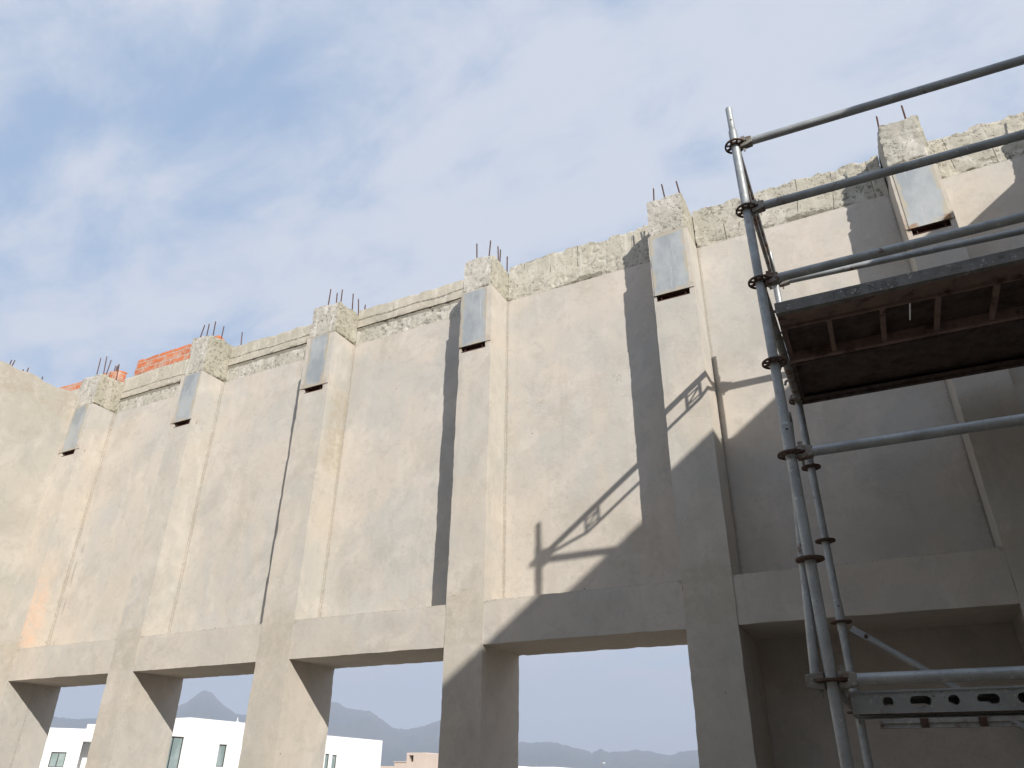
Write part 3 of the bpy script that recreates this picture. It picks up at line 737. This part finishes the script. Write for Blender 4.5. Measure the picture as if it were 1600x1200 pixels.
# ------------------------------------------------------------------ world and sun
SD=Vector((1.09,-1.0,.81)).normalized()      # towards the sun
elev=math.asin(SD.z); az=math.atan2(SD.x,SD.y)
w=bpy.data.worlds.new('World'); scene.world=w; w.use_nodes=True; nt=w.node_tree; nt.nodes.clear()
def N(t): return nt.nodes.new(t)
def LK(a,b): nt.links.new(a,b)
out=N('ShaderNodeOutputWorld'); bg=N('ShaderNodeBackground'); sky=N('ShaderNodeTexSky'); sky.sky_type='NISHITA'; sky.sun_disc=False
sky.sun_elevation=elev; sky.sun_rotation=az; sky.air_density=1.0; sky.dust_density=1.2; sky.ozone_density=1.5; sky.altitude=100
bg.inputs[1].default_value=.115
tc=N('ShaderNodeTexCoord'); sp=N('ShaderNodeSeparateXYZ'); LK(tc.outputs['Generated'],sp.inputs[0])
def m(op,a,b=0):
    n=N('ShaderNodeMath'); n.operation=op
    for i,q in enumerate((a,b)):
        if isinstance(q,(int,float)): n.inputs[i].default_value=q
        else: LK(q,n.inputs[i])
    return n.outputs[0]
def mr(src,a,b,c=0,d=1):
    n=N('ShaderNodeMapRange'); n.interpolation_type='SMOOTHSTEP'; LK(src,n.inputs[0])
    for i,q in enumerate((a,b,c,d)): n.inputs[i+1].default_value=q
    return n.outputs[0]
zc=m('ADD',m('MAXIMUM',sp.outputs[2],0),.22)
cx=m('DIVIDE',sp.outputs[0],zc); cy=m('DIVIDE',sp.outputs[1],zc)
cb=N('ShaderNodeCombineXYZ'); LK(cx,cb.inputs[0]); LK(cy,cb.inputs[1])
def wn(scale,det,rough,loc,scl,dist=.3,rot=0):
    mp=N('ShaderNodeMapping'); LK(cb.outputs[0],mp.inputs[0]); mp.inputs['Location'].default_value=loc; mp.inputs['Scale'].default_value=scl; mp.inputs['Rotation'].default_value=(0,0,rot)
    n=N('ShaderNodeTexNoise'); LK(mp.outputs[0],n.inputs['Vector']); n.inputs['Scale'].default_value=scale; n.inputs['Detail'].default_value=det; n.inputs['Roughness'].default_value=rough; n.inputs['Distortion'].default_value=dist
    return n.outputs[0]
n1=wn(.9,7,.50,(5.5,5.5,0),(1,1.5,1),.35,.6); n2=wn(3.6,9,.62,(2,9,0),(1,1.7,1),.3,.6)
dens=m('ADD',m('MULTIPLY',n1,.52),m('MULTIPLY',n2,.48))
cov=mr(dens,.38,.57,.06,1)
def mixc(f,a,b):
    n=N('ShaderNodeMix'); n.data_type='RGBA'
    for i,q in ((0,f),(6,a),(7,b)):
        if isinstance(q,(int,float)): n.inputs[i].default_value=q
        elif isinstance(q,tuple): n.inputs[i].default_value=q+(1,)
        else: LK(q,n.inputs[i])
    return n.outputs[2]
blue=mixc(.78,sky.outputs[0],(2.6,3.65,5.3))
col=mixc(cov,blue,(4.4,4.75,5.5))
hb=mr(sp.outputs[2],.04,.27,1,0)
col=mixc(m('MULTIPLY',hb,.92),col,(3.15,3.35,3.85))
LK(col,bg.inputs[0]); LK(bg.outputs[0],out.inputs[0])
sl=bpy.data.lights.new('sun','SUN'); sl.energy=4.9; sl.angle=R(.55); sl.color=(1,.955,.88)
so=bpy.data.objects.new('sun',sl); COL.objects.link(so); so.rotation_euler=SD.to_track_quat('Z','Y').to_euler()

# ------------------------------------------------------------------ camera
cam=bpy.data.cameras.new('camera'); co=bpy.data.objects.new('camera',cam); COL.objects.link(co)
rt=Vector((0.8911258,0.45364937,0.00985184)); up=Vector((0.20774974,-0.42720311,0.87996452)); bk=Vector((0.40340408,-0.78211237,-0.47493725))
mt=Matrix((rt,up,bk)).transposed().to_4x4(); mt.translation=Vector((0,0,1.6)); co.matrix_world=mt
cam.sensor_width=36; cam.lens=36*1169.95/1600; cam.clip_start=.05; cam.clip_end=20000
scene.camera=co
scene.view_settings.view_transform='Standard'; scene.view_settings.look='None'; scene.view_settings.exposure=.38; scene.view_settings.gamma=1
scene.render.engine='CYCLES'
scene.cycles.volume_bounces=0
